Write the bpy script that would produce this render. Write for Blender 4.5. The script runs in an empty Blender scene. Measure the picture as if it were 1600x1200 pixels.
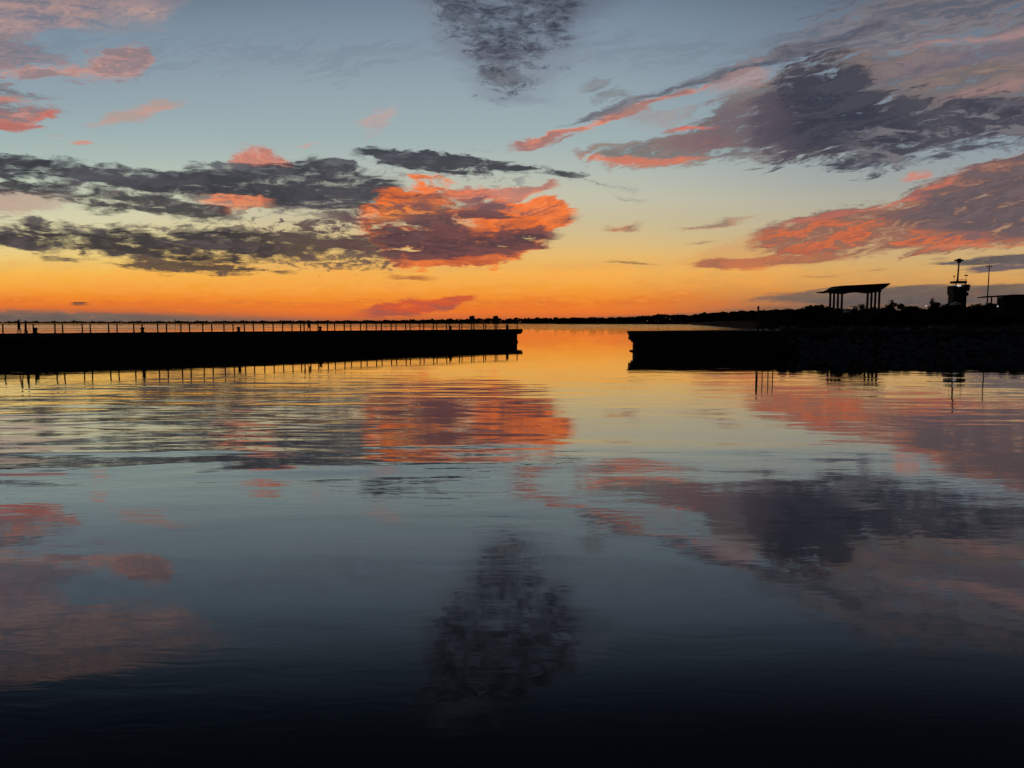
import bpy, bmesh, math, random
from mathutils import Vector, Matrix
import numpy as np
random.seed(7)
R = math.radians
S = bpy.context.scene
COL = S.collection

# ------------------------------------------------------------------ camera
F = 1155.0            # focal length in photo pixels (1600 px wide)
HOR = 504.0           # horizon row
CAM_H = 4.4
P = math.atan((600.0 - HOR) / F)
cam = bpy.data.cameras.new('camera'); cam.lens = 36.0 * F / 1600.0; cam.sensor_width = 36.0
cam.clip_start = 0.1; cam.clip_end = 60000
camo = bpy.data.objects.new('camera', cam); COL.objects.link(camo)
camo.location = (0, 0, CAM_H); camo.rotation_euler = (math.pi / 2 - P, 0, 0)
S.camera = camo

S.view_settings.view_transform = 'Standard'
S.view_settings.look = 'None'
S.view_settings.exposure = 0.0
S.view_settings.gamma = 1.0
S.cycles.max_bounces = 4
S.cycles.diffuse_bounces = 1
S.cycles.use_adaptive_sampling = True; S.cycles.adaptive_threshold = 0.025; S.cycles.adaptive_min_samples = 8
S.cycles.glossy_bounces = 3
S.cycles.transparent_max_bounces = 2

def ray(px, py):
    xc = (px - 800.0) / F; zc = (600.0 - py) / F
    return xc, math.cos(P) + zc * math.sin(P), -math.sin(P) + zc * math.cos(P)
def uv(px, py):
    x, y, z = ray(px, py)
    return x / y, z / y
def at(px, py, Y):
    """world point on the sight line at forward distance Y"""
    x, y, z = ray(px, py)
    return Vector((x / y * Y, Y, CAM_H + z / y * Y))

def lin(c):
    c = c / 255.0
    return c / 12.92 if c <= 0.04045 else ((c + 0.055) / 1.055) ** 2.4
def rgb(r, g, b, k=1.0):
    return (lin(r) * k, lin(g) * k, lin(b) * k, 1.0)

# ------------------------------------------------------------------ world: dusk sky with clouds
W = bpy.data.worlds.new('World'); W.use_nodes = True
nt = W.node_tree; nt.nodes.clear(); N = nt.nodes; Lk = nt.links
def inp(sock, v):
    if isinstance(v, bpy.types.NodeSocket): Lk.new(v, sock)
    elif v is not None: sock.default_value = v
def M(op, a, b=None, c=None, clamp=False):
    n = N.new('ShaderNodeMath'); n.operation = op; n.use_clamp = clamp
    inp(n.inputs[0], a)
    if b is not None: inp(n.inputs[1], b)
    if c is not None: inp(n.inputs[2], c)
    return n.outputs[0]
def MR(v, a, b, c=0.0, d=1.0, smooth=False, clamp=True):
    n = N.new('ShaderNodeMapRange'); n.clamp = clamp
    if smooth: n.interpolation_type = 'SMOOTHSTEP'
    inp(n.inputs[0], v)
    for i, q in enumerate((a, b, c, d)): inp(n.inputs[i + 1], q)
    return n.outputs[0]
def XYZ(x, y, z=0.0):
    n = N.new('ShaderNodeCombineXYZ'); inp(n.inputs[0], x); inp(n.inputs[1], y); inp(n.inputs[2], z); return n.outputs[0]
def MIX(f, a, b):
    n = N.new('ShaderNodeMix'); n.data_type = 'RGBA'; n.clamp_factor = True
    inp(n.inputs[0], f); inp(n.inputs[6], a); inp(n.inputs[7], b); return n.outputs[2]
def NOISE(vec, scale, detail=4.0, rough=0.55, dist=0.0, color=False, lac=2.0):
    n = N.new('ShaderNodeTexNoise'); n.noise_dimensions = '3D'
    inp(n.inputs['Vector'], vec); n.inputs['Scale'].default_value = scale
    n.inputs['Detail'].default_value = detail; n.inputs['Roughness'].default_value = rough
    n.inputs['Distortion'].default_value = dist; n.inputs['Lacunarity'].default_value = lac
    return n.outputs['Color'] if color else n.outputs['Fac']
def RAMP(f, stops):
    n = N.new('ShaderNodeValToRGB'); e = n.color_ramp.elements
    while len(e) > 1: e.remove(e[-1])
    e[0].position = stops[0][0]; e[0].color = stops[0][1]
    for p, c in stops[1:]:
        q = e.new(p); q.color = c
    inp(n.inputs[0], f); return n.outputs[0]

tc = N.new('ShaderNodeTexCoord')
sp = N.new('ShaderNodeSeparateXYZ'); Lk.new(tc.outputs['Generated'], sp.inputs[0])
dX, dY, dZ = sp.outputs
Yc = M('MAXIMUM', dY, 0.08)
U = M('DIVIDE', dX, Yc)
V = M('MAXIMUM', M('DIVIDE', dZ, Yc), 0.0)

# clear sky gradient, three elevation profiles (left of, in and right of the glow)
VM = 0.75
def prof(rows):
    out = []
    for y, c in sorted(rows, key=lambda q: -q[0]):
        out.append((min(1.0, max(0.0, uv(800, y)[1] / VM)), rgb(*c)))
    return out
base_c = [(504,(150,92,68)),(498,(200,104,58)),(488,(234,118,46)),(470,(242,140,48)),(448,(244,160,62)),(425,(242,178,86)),(400,(232,186,110)),
          (375,(216,188,134)),(345,(202,188,152)),(310,(196,193,170)),(270,(180,188,178)),(220,(161,178,180)),(150,(149,166,174)),(80,(134,151,166)),
          (0,(117,136,153)),(-90,(88,104,124)),(-200,(66,80,100)),(-330,(46,58,76))]
base_l = [(504,(104,88,82)),(494,(128,98,80)),(486,(204,106,58)),(474,(238,128,46)),(450,(244,156,52)),(428,(246,184,80)),(405,(238,200,116)),
          (375,(224,208,152)),(340,(214,208,172)),(300,(194,202,178)),(250,(172,188,180)),(200,(156,175,178)),(140,(145,162,172)),(80,(132,151,166)),
          (0,(112,130,146)),(-90,(88,106,126)),(-200,(66,80,100)),(-330,(46,58,76))]
base_r = [(504,(84,78,78)),(480,(110,96,88)),(462,(172,124,84)),(445,(206,152,90)),(420,(212,168,104)),(395,(204,172,122)),(360,(190,174,142)),
          (320,(176,172,156)),(280,(158,164,162)),(220,(140,154,164)),(150,(128,144,158)),(80,(114,130,146)),
          (0,(100,114,132)),(-90,(80,92,110)),(-200,(60,70,88)),(-330,(42,50,66))]
Vn = M('DIVIDE', V, VM)
cC = RAMP(Vn, prof(base_c)); cL = RAMP(Vn, prof(base_l)); cR = RAMP(Vn, prof(base_r))
wL = MR(U, uv(560, 500)[0], uv(150, 500)[0], 0, 1, True)
wR = MR(U, uv(880, 500)[0], uv(1420, 500)[0], 0, 1, True)
col = MIX(wR, MIX(wL, cC, cL), cR)

# noise fields: one in the plane of the cloud layer, others combed along the wind
Vp = M('ADD', V, 0.08)
plane = XYZ(M('DIVIDE', U, Vp), M('DIVIDE', 1.0, Vp), 3.7)
warp = NOISE(plane, 3.2, 5, 0.6, color=True)
ws = N.new('ShaderNodeSeparateColor'); Lk.new(warp, ws.inputs[0])
amp = MR(V, 0.0, 0.35, 0.25, 1.0)
wu = M('MULTIPLY', M('SUBTRACT', ws.outputs[0], 0.5), amp)
wv = M('MULTIPLY', M('SUBTRACT', ws.outputs[1], 0.5), amp)
Uw = M('MULTIPLY_ADD', wu, 0.085, U)
Vw = M('MULTIPLY_ADD', wv, 0.045, V)
def rot(th, sx, sy, z):
    c, s = math.cos(R(th)), math.sin(R(th))
    a = M('ADD', M('MULTIPLY', Uw, c * sx), M('MULTIPLY', Vw, s * sx))
    b = M('ADD', M('MULTIPLY', Uw, -s * sy), M('MULTIPLY', Vw, c * sy))
    return XYZ(a, b, z)
def BLEND(a, b, k):
    """a plus a share of the finer field b, both centred on one half"""
    return M('MULTIPLY_ADD', M('SUBTRACT', b, 0.5), k, a)
FINE = NOISE(rot(2, 52, 150, 5.5), 1.0, 5, 0.66, 0.5)
FINR = NOISE(rot(14, 34, 190, 7.5), 1.0, 4, 0.64, 0.3)
PUFF = BLEND(NOISE(plane, 15, 6, 0.7, 0.3), FINE, .22)
STR_R = BLEND(NOISE(rot(13, 11, 74, 1.1), 1.0, 5, 0.62, 0.25), FINR, .65)
STR_L = BLEND(NOISE(rot(-3, 13, 86, 9.4), 1.0, 5, 0.62, 0.2), FINE, .65)
MOTT = BLEND(NOISE(rot(-3, 17, 88, 4.4), 1.0, 5, 0.62, 0.25), NOISE(rot(-2, 44, 150, 3.3), 1.0, 4, 0.55, 0.2), .6)
SOFT = BLEND(NOISE(XYZ(M('MULTIPLY', Uw, 6.0), M('MULTIPLY', Vw, 14.0), 2.2), 1.0, 4, 0.58, 0.6), FINE, .25)
FIELD = {'puff': PUFF, 'fine': FINE, 'sr': STR_R, 'sl': STR_L, 'soft': SOFT, 'mott': MOTT}

def cloud(pts, cA, cB, op=0.9, soft=6.0, na=2.0, field='puff', off=0.0, cfield=None, ccut=(0.4, 0.6), soft_top=None, soft_bot=None, cap=1.15, lo=-0.35, core=0.0):
    """pts: (x, top, bottom[, density]) of the cloud's outline; soft: edge width in px; na: raggedness in edge widths"""
    global col
    pts = sorted(pts)
    top = np.array([uv(q[0], q[1]) for q in pts]); bot = np.array([uv(q[0], q[2]) for q in pts])
    den = [q[3] if len(q) > 3 else 1.0 for q in pts]
    if len(pts[0]) < 4: den[0] = 0.0
    if len(pts[-1]) < 4: den[-1] = 0.0
    mid = 0.5 * (top[:, 0] + bot[:, 0])
    u0, u1 = mid[0], mid[-1]
    us = np.linspace(u0, u1, max(9, 2 * len(pts) + 1))
    us = np.unique(np.concatenate([us, mid]))
    T = np.interp(us, top[:, 0], top[:, 1]); B = np.interp(us, bot[:, 0], bot[:, 1]); D = np.interp(us, mid, den)
    v0, v1 = float(B.min()) - 0.004, float(T.max()) + 0.004
    uu = MR(Uw, float(u0), float(u1))
    cb_ = N.new('ShaderNodeCombineColor')
    for i_ in range(3): inp(cb_.inputs[i_], uu)
    cu = N.new('ShaderNodeRGBCurve')
    cm = cu.mapping; cm.use_clip = False
    for ci, arr in enumerate(((T - v0) / (v1 - v0), (B - v0) / (v1 - v0), D)):
        cc = cm.curves[ci]
        xs = (us - u0) / (u1 - u0)
        while len(cc.points) < len(xs): cc.points.new(0.5, 0.5)
        for p_, x_, y_ in zip(cc.points, xs, arr): p_.location = (float(x_), float(y_))
    cm.update()
    inp(cu.inputs['Color'], cb_.outputs[0])
    s3 = N.new('ShaderNodeSeparateColor'); Lk.new(cu.outputs[0], s3.inputs[0])
    vv = MR(Vw, v0, v1, 0, 1, clamp=False)
    k = (v1 - v0) * F
    d1 = M('MULTIPLY', M('SUBTRACT', s3.outputs[0], vv), k / (soft_top or soft))
    d2 = M('MULTIPLY', M('SUBTRACT', vv, s3.outputs[1]), k / (soft_bot or soft))
    d = M('MINIMUM', M('MINIMUM', d1, d2), cap)
    f = FIELD[field]
    # clear away the noise where the point is well outside the outline
    a = M('ADD', d, M('MULTIPLY_ADD', f, na * 2.2, off - na * 1.1))
    a = MR(a, lo, 1.05, 0, 1, True)
    a = M('MULTIPLY', a, M('MULTIPLY', s3.outputs[2], op))
    cf = FIELD[cfield or field]
    if core:      # thick middle parts are in shade, thin edges catch the light
        cf = M('MULTIPLY_ADD', M('MULTIPLY', M('MINIMUM', d1, d2), 0.22, clamp=True), core, cf)
    cc_ = MR(cf, ccut[0], ccut[1])
    cc_ = MIX(cc_, rgb(*cA), rgb(*cB))
    col = MIX(a, col, cc_)

DK, DK2 = (52, 52, 62), (78, 74, 82)
# haze banks close to the horizon
cloud([(1150,472,474,.4),(1200,462,471,.8),(1260,455,474),(1300,450,482),(1350,448,500),(1400,446,512),(1450,442,512),(1520,444,512),(1600,440,512),(1760,430,512,1)], (84,81,84), (98,92,90), .85, 4, .7, 'sr')
cloud([(-150,480,514,1),(0,482,514,1),(120,485,514,1),(300,492,514,.9),(520,498,514,.6),(660,502,514)], (104,93,88), (124,104,92), .88, 7, .7, 'sl')
cloud([(760,500,512,.4),(850,497,512,.7),(960,493,512),(1080,487,512),(1180,480,512),(1300,474,512,1)], (112,88,76), (140,104,80), .75, 5, .7, 'sr')
cloud([(940,440,447,.3),(1080,425,462,.5),(1200,418,462,.4),(1320,420,450,.3)], (216,140,72), (206,150,84), .5, 14, 1.2, 'sr')
cloud([(-150,452,492,1),(0,452,490,1),(400,455,494,1),(800,452,494,1),(1100,446,486,.8),(1300,446,470,.3)], (206,98,46), (226,112,46), .6, 14, 3.6, 'sl', -1.3, lo=-1.0)
cloud([(-150,418,462,1),(0,420,462,1),(400,426,466,1),(800,408,462,1),(1150,400,452,.8),(1400,420,446,.3)], (252,186,92), (250,170,76), .5, 14, 3.6, 'sl', -.9, lo=-1.0)
cloud([(540,492,497),(590,474,496),(640,466,494),(700,461,486),(730,460,472),(760,460,464)], (208,78,52), (160,84,74), .85, 4, 1.3, 'sl')
cloud([(104,474,477),(118,470,477),(132,471,477),(150,475,478)], (70,62,62), (90,74,66), .9, 3, .5, 'sl')
# pale plume behind the long right-hand fan
cloud([(1040,405,425,.3),(1120,380,420,.8),(1250,345,400,.8),(1400,325,400,.6),(1500,330,400,.3)], (222,148,84), (204,150,100), .55, 12, 1.5, 'sr')
# ---- left side -------------------------------------------------------------
cloud([(-150,-110,78,1),(0,-100,80,1),(50,-95,68,1),(95,-90,48,1),(150,-100,42,1),(210,-80,32,1),(260,-60,36,.9),(300,-40,14,.6),(360,-40,-20,0)], (186,150,142), (124,122,136), .85, 24, 2.6, 'soft', 0, 'sl', (.36,.64))
cloud([(150,2,18),(200,-4,28),(250,0,40),(290,6,30)], (206,164,150), (150,142,150), .55, 12, 3.0, 'sl', 0, 'fine')
cloud([(-120,45,120,1),(0,50,112,1),(50,62,108,.9),(90,82,108,.6),(120,96,110)], (104,106,120), (150,130,134), .78, 12, 2.6, 'sl')
cloud([(-80,96,122,1),(0,96,120,1),(60,100,121,1),(120,96,125),(170,84,126),(205,66,124),(228,72,112),(240,90,98)], (212,152,134), (150,128,132), .9, 11, 2.8, 'sl', .15, 'sl')
cloud([(-100,118,152,1),(0,124,148,1),(60,142,158,.9),(110,150,160)], (96,92,104), (160,128,124), .85, 8, 2.6, 'sl', .1)
cloud([(-120,150,202,1),(0,150,204,1),(30,162,203,.9),(70,164,194,.9),(96,164,180,.7),(108,168,174)], (120,94,102), (196,128,114), .88, 9, 2.6, 'sl', .1)
cloud([(-100,190,206,1),(0,190,204,1),(30,190,204,1),(60,180,196,1),(82,168,186,1),(100,164,176)], (236,122,96), (176,106,98), .8, 7, 2.8, 'sl', 0)
cloud([(116,193,198),(150,186,198),(190,178,194),(225,168,188),(260,162,178),(296,160,165)], (206,150,134), (180,152,144), .75, 6, 1.6, 'sl')
cloud([(104,221,226),(118,217,227),(136,218,227),(152,222,225)], (226,134,112), (204,140,124), .85, 4, 1.2, 'sl')
cloud([(62,212,216),(80,209,215),(98,212,214)], (190,150,138), (190,150,138), .5, 4, 1.2, 'sl')
cloud([(552,192,200),(575,178,202),(598,167,196),(624,158,176)], (212,164,150), (182,158,156), .6, 9, 3.6, 'sr', -.2, lo=-.8)
cloud([(460,226,231),(478,221,230),(500,217,221)], (222,146,128), (200,150,136), .75, 4, 1.5, 'sl')
# pink haze behind the bands
cloud([(-120,284,334,1),(0,286,336,1),(60,294,332,.9),(110,296,322,.5),(150,300,312)], (158,130,128), (186,152,136), .75, 12, 1.8, 'sl')
cloud([(352,256,264),(372,234,266),(400,226,267),(425,230,266),(446,244,262),(455,254,258)], (222,124,98), (190,116,100), .85, 9, 1.8, 'fine')
# upper long dark band
cloud([(-150,238,272,1),(0,243,280,1),(60,250,285,1),(120,257,291,1),(200,262,299,1),(280,268,306,1),(350,262,314),(420,252,325),(480,245,331),(540,252,334),(590,272,334),(640,294,332),(690,310,326)], DK, (84,82,90), .97, 8, 2.5, 'mott', -.02, 'soft', (.45,.70), lo=-.8)
cloud([(170,246,264),(240,246,266),(340,248,272),(420,252,282),(520,240,290),(600,250,306),(660,276,312)], (60,60,70), (104,106,112), .85, 8, 4.2, 'mott', -1.9, lo=-.8)
cloud([(308,308,322),(335,303,328),(370,305,327),(400,304,324),(436,310,320)], (242,118,72), (226,140,100), .9, 7, 3.2, 'mott', .1)
# second band and its puffs
cloud([(-40,284,302,1),(20,280,304,1),(60,282,312,1),(100,280,318,1),(140,290,325,1),(200,302,330,1),(250,304,338,1),(300,318,342,1),(345,328,345,1),(390,336,347)], (54,52,61), (92,86,90), .93, 6, 2.8, 'mott', -.2, 'soft', (.45,.68), lo=-.8)
cloud([(26,345,354),(42,337,356),(60,337,356),(80,345,353)], DK, DK2, .88, 7, 2.6, 'mott', .3)
cloud([(-40,334,352,.9),(10,334,350,.7),(60,338,350),(110,340,346)], (84,78,82), (130,112,104), .7, 7, 3.4, 'mott', -.3)
cloud([(120,284,308),(200,288,322),(300,292,334),(420,312,352),(520,324,370),(640,320,376)], (66,62,70), (122,114,110), .8, 7, 4.6, 'fine', -1.6, lo=-.8)
cloud([(80,346,358),(240,346,364),(330,346,370),(450,342,376),(560,336,374),(660,340,384)], (58,54,60), (108,96,92), .85, 7, 4.6, 'fine', -1.2, lo=-.8)
# lower dark band
cloud([(-150,348,384,1),(0,352,389,1),(50,349,393,1),(120,352,398,1),(200,355,401,1),(280,357,405,1),(350,359,408,1),(410,362,407,1),(450,364,404,.95),(500,366,400,.9),(560,367,396,.8),(620,368,392)], (54,50,56), (82,74,80), .97, 8, 2.6, 'mott', -.05, 'sl', (.45,.68), lo=-.8)
cloud([(360,350,408),(440,346,418),(500,348,422),(560,346,424),(610,354,428),(650,366,420)], (58,52,58), (100,82,76), .9, 8, 5.0, 'fine', -1.1, lo=-.8)
cloud([(150,405,412),(200,407,416),(260,407,423),(330,411,426),(390,415,427),(430,421,427),(470,425,428)], (66,56,56), (96,78,68), .95, 5, 2.4, 'sl', .3)
cloud([(58,399,402),(76,400,405),(98,405,408)], (96,80,66), (96,80,66), .8, 3, 1, 'sl')
# thin dark arch over the red cloud and its tail
cloud([(535,238,244),(570,232,252),(620,234,262),(680,238,268),(730,242,270),(780,250,268),(830,260,270),(870,268,272),(940,284,288,.5),(1010,300,304)], (58,58,68), (92,92,100), .95, 7, 3.0, 'mott', .2, 'sl', (.5,.8))
cloud([(560,252,272),(640,262,284),(720,268,290),(800,272,296),(880,280,300)], (80,80,88), (120,124,126), .7, 7, 5, 'fine', -1.4)
cloud([(945,303,307),(975,305,312),(1020,310,318)], (116,118,118), (130,130,128), .6, 4, 2, 'sl')
# ---- the red cloud in the middle --------------------------------------------
RD, RD2 = (248, 120, 52), (108, 70, 68)
cloud([(548,340,354),(575,322,372),(600,300,398),(640,285,414),(685,280,416),(730,290,414),(775,302,410),(810,318,402),(840,334,388),(866,346,374)], RD, RD2, .94, 10, 2.8, 'mott', .1, 'sl', (.46,.74), core=.16)
cloud([(690,330,384),(760,320,380),(820,310,368),(860,306,360),(888,320,352),(918,335,340)], RD, RD2, .95, 4.5, 2.4, 'sr', .25, 'sr', (.48,.8), core=.08)
cloud([(670,292,306),(730,292,316),(790,293,318),(835,289,308),(864,285,296),(882,288,292)], (236,132,98), (176,116,106), .88, 5, 2.8, 'sr', .2)
cloud([(566,330,352),(610,318,352),(660,306,350),(700,316,346)], (255,160,70), (240,122,58), .7, 10, 4, 'mott', -.2)
cloud([(700,310,326),(760,312,340),(820,324,340),(884,312,324)], (120,94,98), (100,84,92), .85, 6, 3.6, 'sr', -.1)
cloud([(600,326,354),(650,328,358),(690,332,362),(740,330,360),(790,332,350),(830,338,344)], (72,60,70), (116,80,78), .95, 8, 4.2, 'mott', -.2)
cloud([(610,304,324),(665,302,332),(720,310,328)], (84,68,76), (136,88,82), .8, 8, 4.8, 'mott', -.7)
cloud([(540,362,384),(610,360,396),(650,356,406),(700,358,412),(750,364,408),(800,362,394),(845,358,380),(888,364,373)], (66,56,66), (112,74,74), .96, 8, 3.2, 'mott', .25)
cloud([(470,324,347),(540,318,360),(600,318,374),(690,326,390)], (56,53,62), (106,84,84), .92, 10, 4.6, 'mott', -1.0, lo=-.8)
cloud([(470,366,398),(540,364,400),(620,368,404),(680,376,404)], (58,52,58), (104,76,74), .9, 9, 4.6, 'mott', -.8, lo=-.8)
cloud([(600,398,410),(650,403,417),(710,405,416),(770,398,412),(830,396,402)], (246,128,60), (196,94,60), .9, 4, 2.4, 'sl', .1)
cloud([(588,434,436),(620,431,438),(655,431,438),(695,435,437)], (150,84,60), (176,100,60), .85, 4, 1.2, 'sl')
# ---- top middle ---------------------------------------------------------------
cloud([(630,-190,10),(670,-180,36),(710,-170,92),(745,-160,132),(785,-150,142),(830,-140,122),(870,-120,104),(910,-90,78),(950,-70,40),(1000,-60,6)], (100,105,120), (126,134,148), .6, 40, 2.6, 'soft', 0, lo=-.8)
cloud([(650,-130,6),(690,-140,36),(725,-150,84),(755,-150,122),(785,-150,132),(820,-140,112),(860,-110,90),(895,-70,66),(925,-30,34)], (54,58,70), (98,104,118), .93, 28, 4.0, 'puff', -.45, 'fine', lo=-.8)
cloud([(630,-120,-80),(665,-160,-40),(710,-170,0),(760,-170,20),(820,-150,10),(870,-110,-20),(910,-80,-40)], (36,40,50), (60,66,78), .5, 30, 4.0, 'puff', -.9)
cloud([(740,104,126),(770,100,136),(800,104,134),(830,112,128),(865,120,132)], (82,84,92), (110,112,118), .7, 10, 3, 'fine')
# ---- upper right ----------------------------------------------------------------
cloud([(1180,60,110,.2),(1260,20,110,.6),(1340,-10,120,.9),(1420,-40,130,1),(1520,-55,150,1),(1640,-70,150,1),(1800,-80,150,1)], (138,122,122), (96,98,110), .86, 26, 3.0, 'sr', -.15)
cloud([(896,240,251),(930,232,253),(975,222,256),(1020,206,259),(1070,194,257),(1120,160,252),(1180,128,250),(1250,100,252),(1330,84,252),(1420,84,244),(1520,90,220),(1640,90,214,1),(1800,80,200,1)], (90,86,94), (152,130,118), .86, 12, 2.6, 'sr', .1, 'sr', (.34,.68))
cloud([(778,231,234),(815,219,231),(860,208,221),(900,196,211),(940,179,197),(985,168,179),(1040,153,161),(1110,133,139),(1135,124,128)], (236,130,92), (164,112,106), .9, 5, 2.8, 'sr', .1)
cloud([(860,200,206),(905,184,194),(950,164,176),(1000,154,162),(1060,136,148),(1120,112,130),(1190,92,110),(1260,66,90),(1320,44,70),(1370,24,52),(1400,16,40)], (82,84,98), (116,112,120), .9, 6, 1.8, 'sr', .2)
cloud([(940,178,196),(1000,170,192),(1080,164,180),(1150,150,166)], (130,122,124), (170,140,132), .4, 8, 3.4, 'sr')
cloud([(912,124,140),(930,122,154),(955,128,160),(985,138,160),(1020,152,160)], (108,108,116), (134,136,140), .7, 11, 3.6, 'sr')
cloud([(1100,130,150),(1140,112,144),(1180,104,134),(1220,104,122)], (200,148,136), (160,134,134), .6, 9, 3.4, 'sr')
cloud([(1320,120,140),(1420,96,126),(1520,74,104),(1640,50,86,1),(1780,30,70,1)], (104,98,110), (124,112,120), .8, 9, 1.8, 'sr')
cloud([(1380,80,94),(1470,60,76),(1560,48,62),(1680,26,44,1),(1780,20,30,1)], (190,142,134), (168,136,136), .7, 8, 1.8, 'sr')
cloud([(1440,160,176),(1520,136,160),(1620,112,140,1),(1760,90,120,1)], (172,132,124), (142,118,120), .75, 9, 2, 'sr')
cloud([(1470,168,186),(1540,160,176),(1640,150,180,1),(1760,150,170,1)], (84,84,98), (110,104,114), .8, 9, 2.4, 'sr')
cloud([(1150,176,220),(1195,150,240),(1225,112,244),(1265,98,250),(1305,92,255),(1345,104,255),(1375,150,254),(1420,156,250),(1480,156,240),(1550,158,222),(1620,166,214,1),(1780,160,206,1)], (56,59,74), (82,83,94), .9, 30, 2.6, 'sr', .2, 'soft', (.42,.7))
cloud([(1170,160,232),(1215,116,240),(1260,98,246),(1310,96,246),(1360,130,248),(1420,170,244),(1470,190,230)], (50,53,68), (72,73,84), .86, 42, 2.4, 'sr', .1)
cloud([(1060,176,236),(1120,160,240),(1200,150,246),(1260,150,250)], (112,96,104), (92,84,98), .6, 20, 2.2, 'sr')
cloud([(1300,196,262),(1380,190,258),(1460,186,254),(1540,182,246),(1620,182,230,1),(1780,182,230,1)], (62,63,77), (118,114,120), .88, 14, 4.0, 'mott', -.9)
cloud([(892,243,251),(930,242,254),(975,244,258),(1020,244,259),(1070,240,254),(1128,236,243)], (236,128,92), (206,120,98), .85, 6, 2.2, 'sr')
cloud([(1026,196,200),(1060,190,203),(1100,192,204),(1134,196,202)], (222,106,82), (196,106,90), .88, 4, 1.4, 'sr')
cloud([(1010,206,236),(1060,204,240),(1120,208,240),(1170,212,236)], (150,108,106), (122,98,104), .7, 12, 2, 'sr')
# ---- lower right fan --------------------------------------------------------------
cloud([(1160,376,392),(1200,352,394),(1260,338,398),(1330,326,398),(1400,312,396),(1440,294,394),(1480,272,392),(1540,250,388),(1600,234,386,1),(1780,200,372,1)], (156,106,88), (88,76,84), .94, 9, 2.2, 'sr', .35, 'sr', (.38,.66), core=.06)
cloud([(1160,372,394),(1210,350,396),(1280,338,398),(1350,336,394),(1420,344,394),(1500,350,390),(1600,360,388,.6),(1780,350,380,.4)], (230,116,66), (156,90,76), .88, 10, 4.6, 'sr', -.7, 'sr', (.5, .75))
cloud([(1190,356,360),(1240,342,352),(1300,332,342),(1370,320,330),(1430,302,314),(1470,284,296),(1490,276,284)], (222,116,88), (176,106,94), .75, 4, 3.0, 'sr')
cloud([(1404,276,282),(1424,266,286),(1448,270,284),(1460,276,280)], (222,138,112), (196,126,112), .8, 6, 2, 'fine')
cloud([(1424,326,332),(1438,318,332),(1456,322,330)], (214,124,102), (204,120,100), .75, 5, 1.5, 'fine')
cloud([(1370,326,350),(1440,308,362),(1500,282,366),(1560,258,372),(1620,246,374,1),(1780,220,360,1)], (84,80,88), (116,98,100), .9, 14, 3.0, 'sr', .1)
cloud([(1400,384,392),(1480,382,390),(1560,380,388),(1640,376,386,1),(1780,370,380,1)], (222,128,86), (206,124,92), .7, 4, 1.8, 'sr')
cloud([(1062,413,416),(1100,406,419),(1160,401,420),(1230,398,418),(1300,394,410),(1360,390,400)], (150,96,80), (190,110,78), .9, 4, 1.3, 'sr')
cloud([(1120,416,423),(1200,414,424),(1260,410,418)], (224,120,68), (216,124,74), .7, 4, 1.2, 'sr')
cloud([(928,355,358),(955,351,361),(990,350,358),(1014,350,353)], (206,122,84), (150,110,92), .85, 4, 1.2, 'sr')
cloud([(1042,357,360),(1080,351,359),(1130,342,354),(1186,337,342)], (140,114,100), (186,128,100), .85, 4, 1.4, 'sr')
cloud([(1070,379,382),(1095,375,381),(1130,372,375)], (160,128,100), (160,128,100), .75, 4, 1.4, 'sr')
cloud([(1160,360,364),(1200,350,356),(1230,344,348)], (150,120,104), (150,120,104), .7, 4, 1.4, 'sr')
cloud([(940,407,409),(965,405,411),(1000,407,414),(1034,413,418)], (120,90,66), (150,108,70), .85, 4, 1.4, 'fine')
cloud([(1240,431,435),(1280,430,436),(1335,427,431)], (134,104,82), (150,116,84), .85, 4, 1.2, 'sr')
cloud([(1320,424,427),(1370,421,426),(1400,420,423)], (160,116,84), (160,116,84), .6, 4, 1.2, 'sr')
cloud([(1430,412,414),(1470,406,416),(1530,401,416),(1620,396,412,1),(1780,390,410,1)], (82,78,84), (96,90,92), .95, 4, .9, 'sr')
cloud([(1486,421,423),(1520,415,425),(1560,412,425),(1640,410,422,1),(1780,408,420,1)], (92,84,94), (104,92,98), .95, 4, .9, 'sr')
cloud([(1170,468,471),(1220,459,470),(1290,453,464),(1340,454,462)], (116,98,86), (126,104,88), .75, 4, 1.1, 'sr')
cloud([(1340,462,467),(1380,455,462),(1430,449,456),(1470,447,450)], (104,92,88), (104,92,88), .7, 4, 1.1, 'sr')

# overhead and behind the viewer: dim clear dusk sky
sky = N.new('ShaderNodeTexSky'); sky.sky_type = 'NISHITA'; sky.sun_disc = False
sky.sun_elevation = R(0.5); sky.sun_rotation = R(2); sky.altitude = 0; sky.air_density = 1.0; sky.dust_density = 1.0
bm_ = N.new('ShaderNodeMix'); bm_.data_type = 'RGBA'; bm_.blend_type = 'MULTIPLY'; bm_.inputs[0].default_value = 1.0
Lk.new(sky.outputs[0], bm_.inputs[6]); bm_.inputs[7].default_value = (0.05, 0.05, 0.05, 1)
bm2 = N.new('ShaderNodeMix'); bm2.data_type = 'RGBA'; bm2.blend_type = 'ADD'; bm2.inputs[0].default_value = 1.0
Lk.new(bm_.outputs[2], bm2.inputs[6]); bm2.inputs[7].default_value = (0.004, 0.006, 0.011, 1)
front = MR(dY, 0.35, 0.62, 0, 1, True)
col = MIX(front, bm2.outputs[2], col)
dim = MR(V, uv(800, 50)[1], uv(800, -220)[1], 1.0, .24, True)      # the sky darkens towards the zenith at dusk
col = MIX(dim, (0.003, 0.005, 0.009, 1), col)
bg = N.new('ShaderNodeBackground'); inp(bg.inputs[0], col); bg.inputs[1].default_value = 1.0
wo = N.new('ShaderNodeOutputWorld'); Lk.new(bg.outputs[0], wo.inputs[0])
W.cycles.sampling_method = 'NONE'
S.world = W

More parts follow.
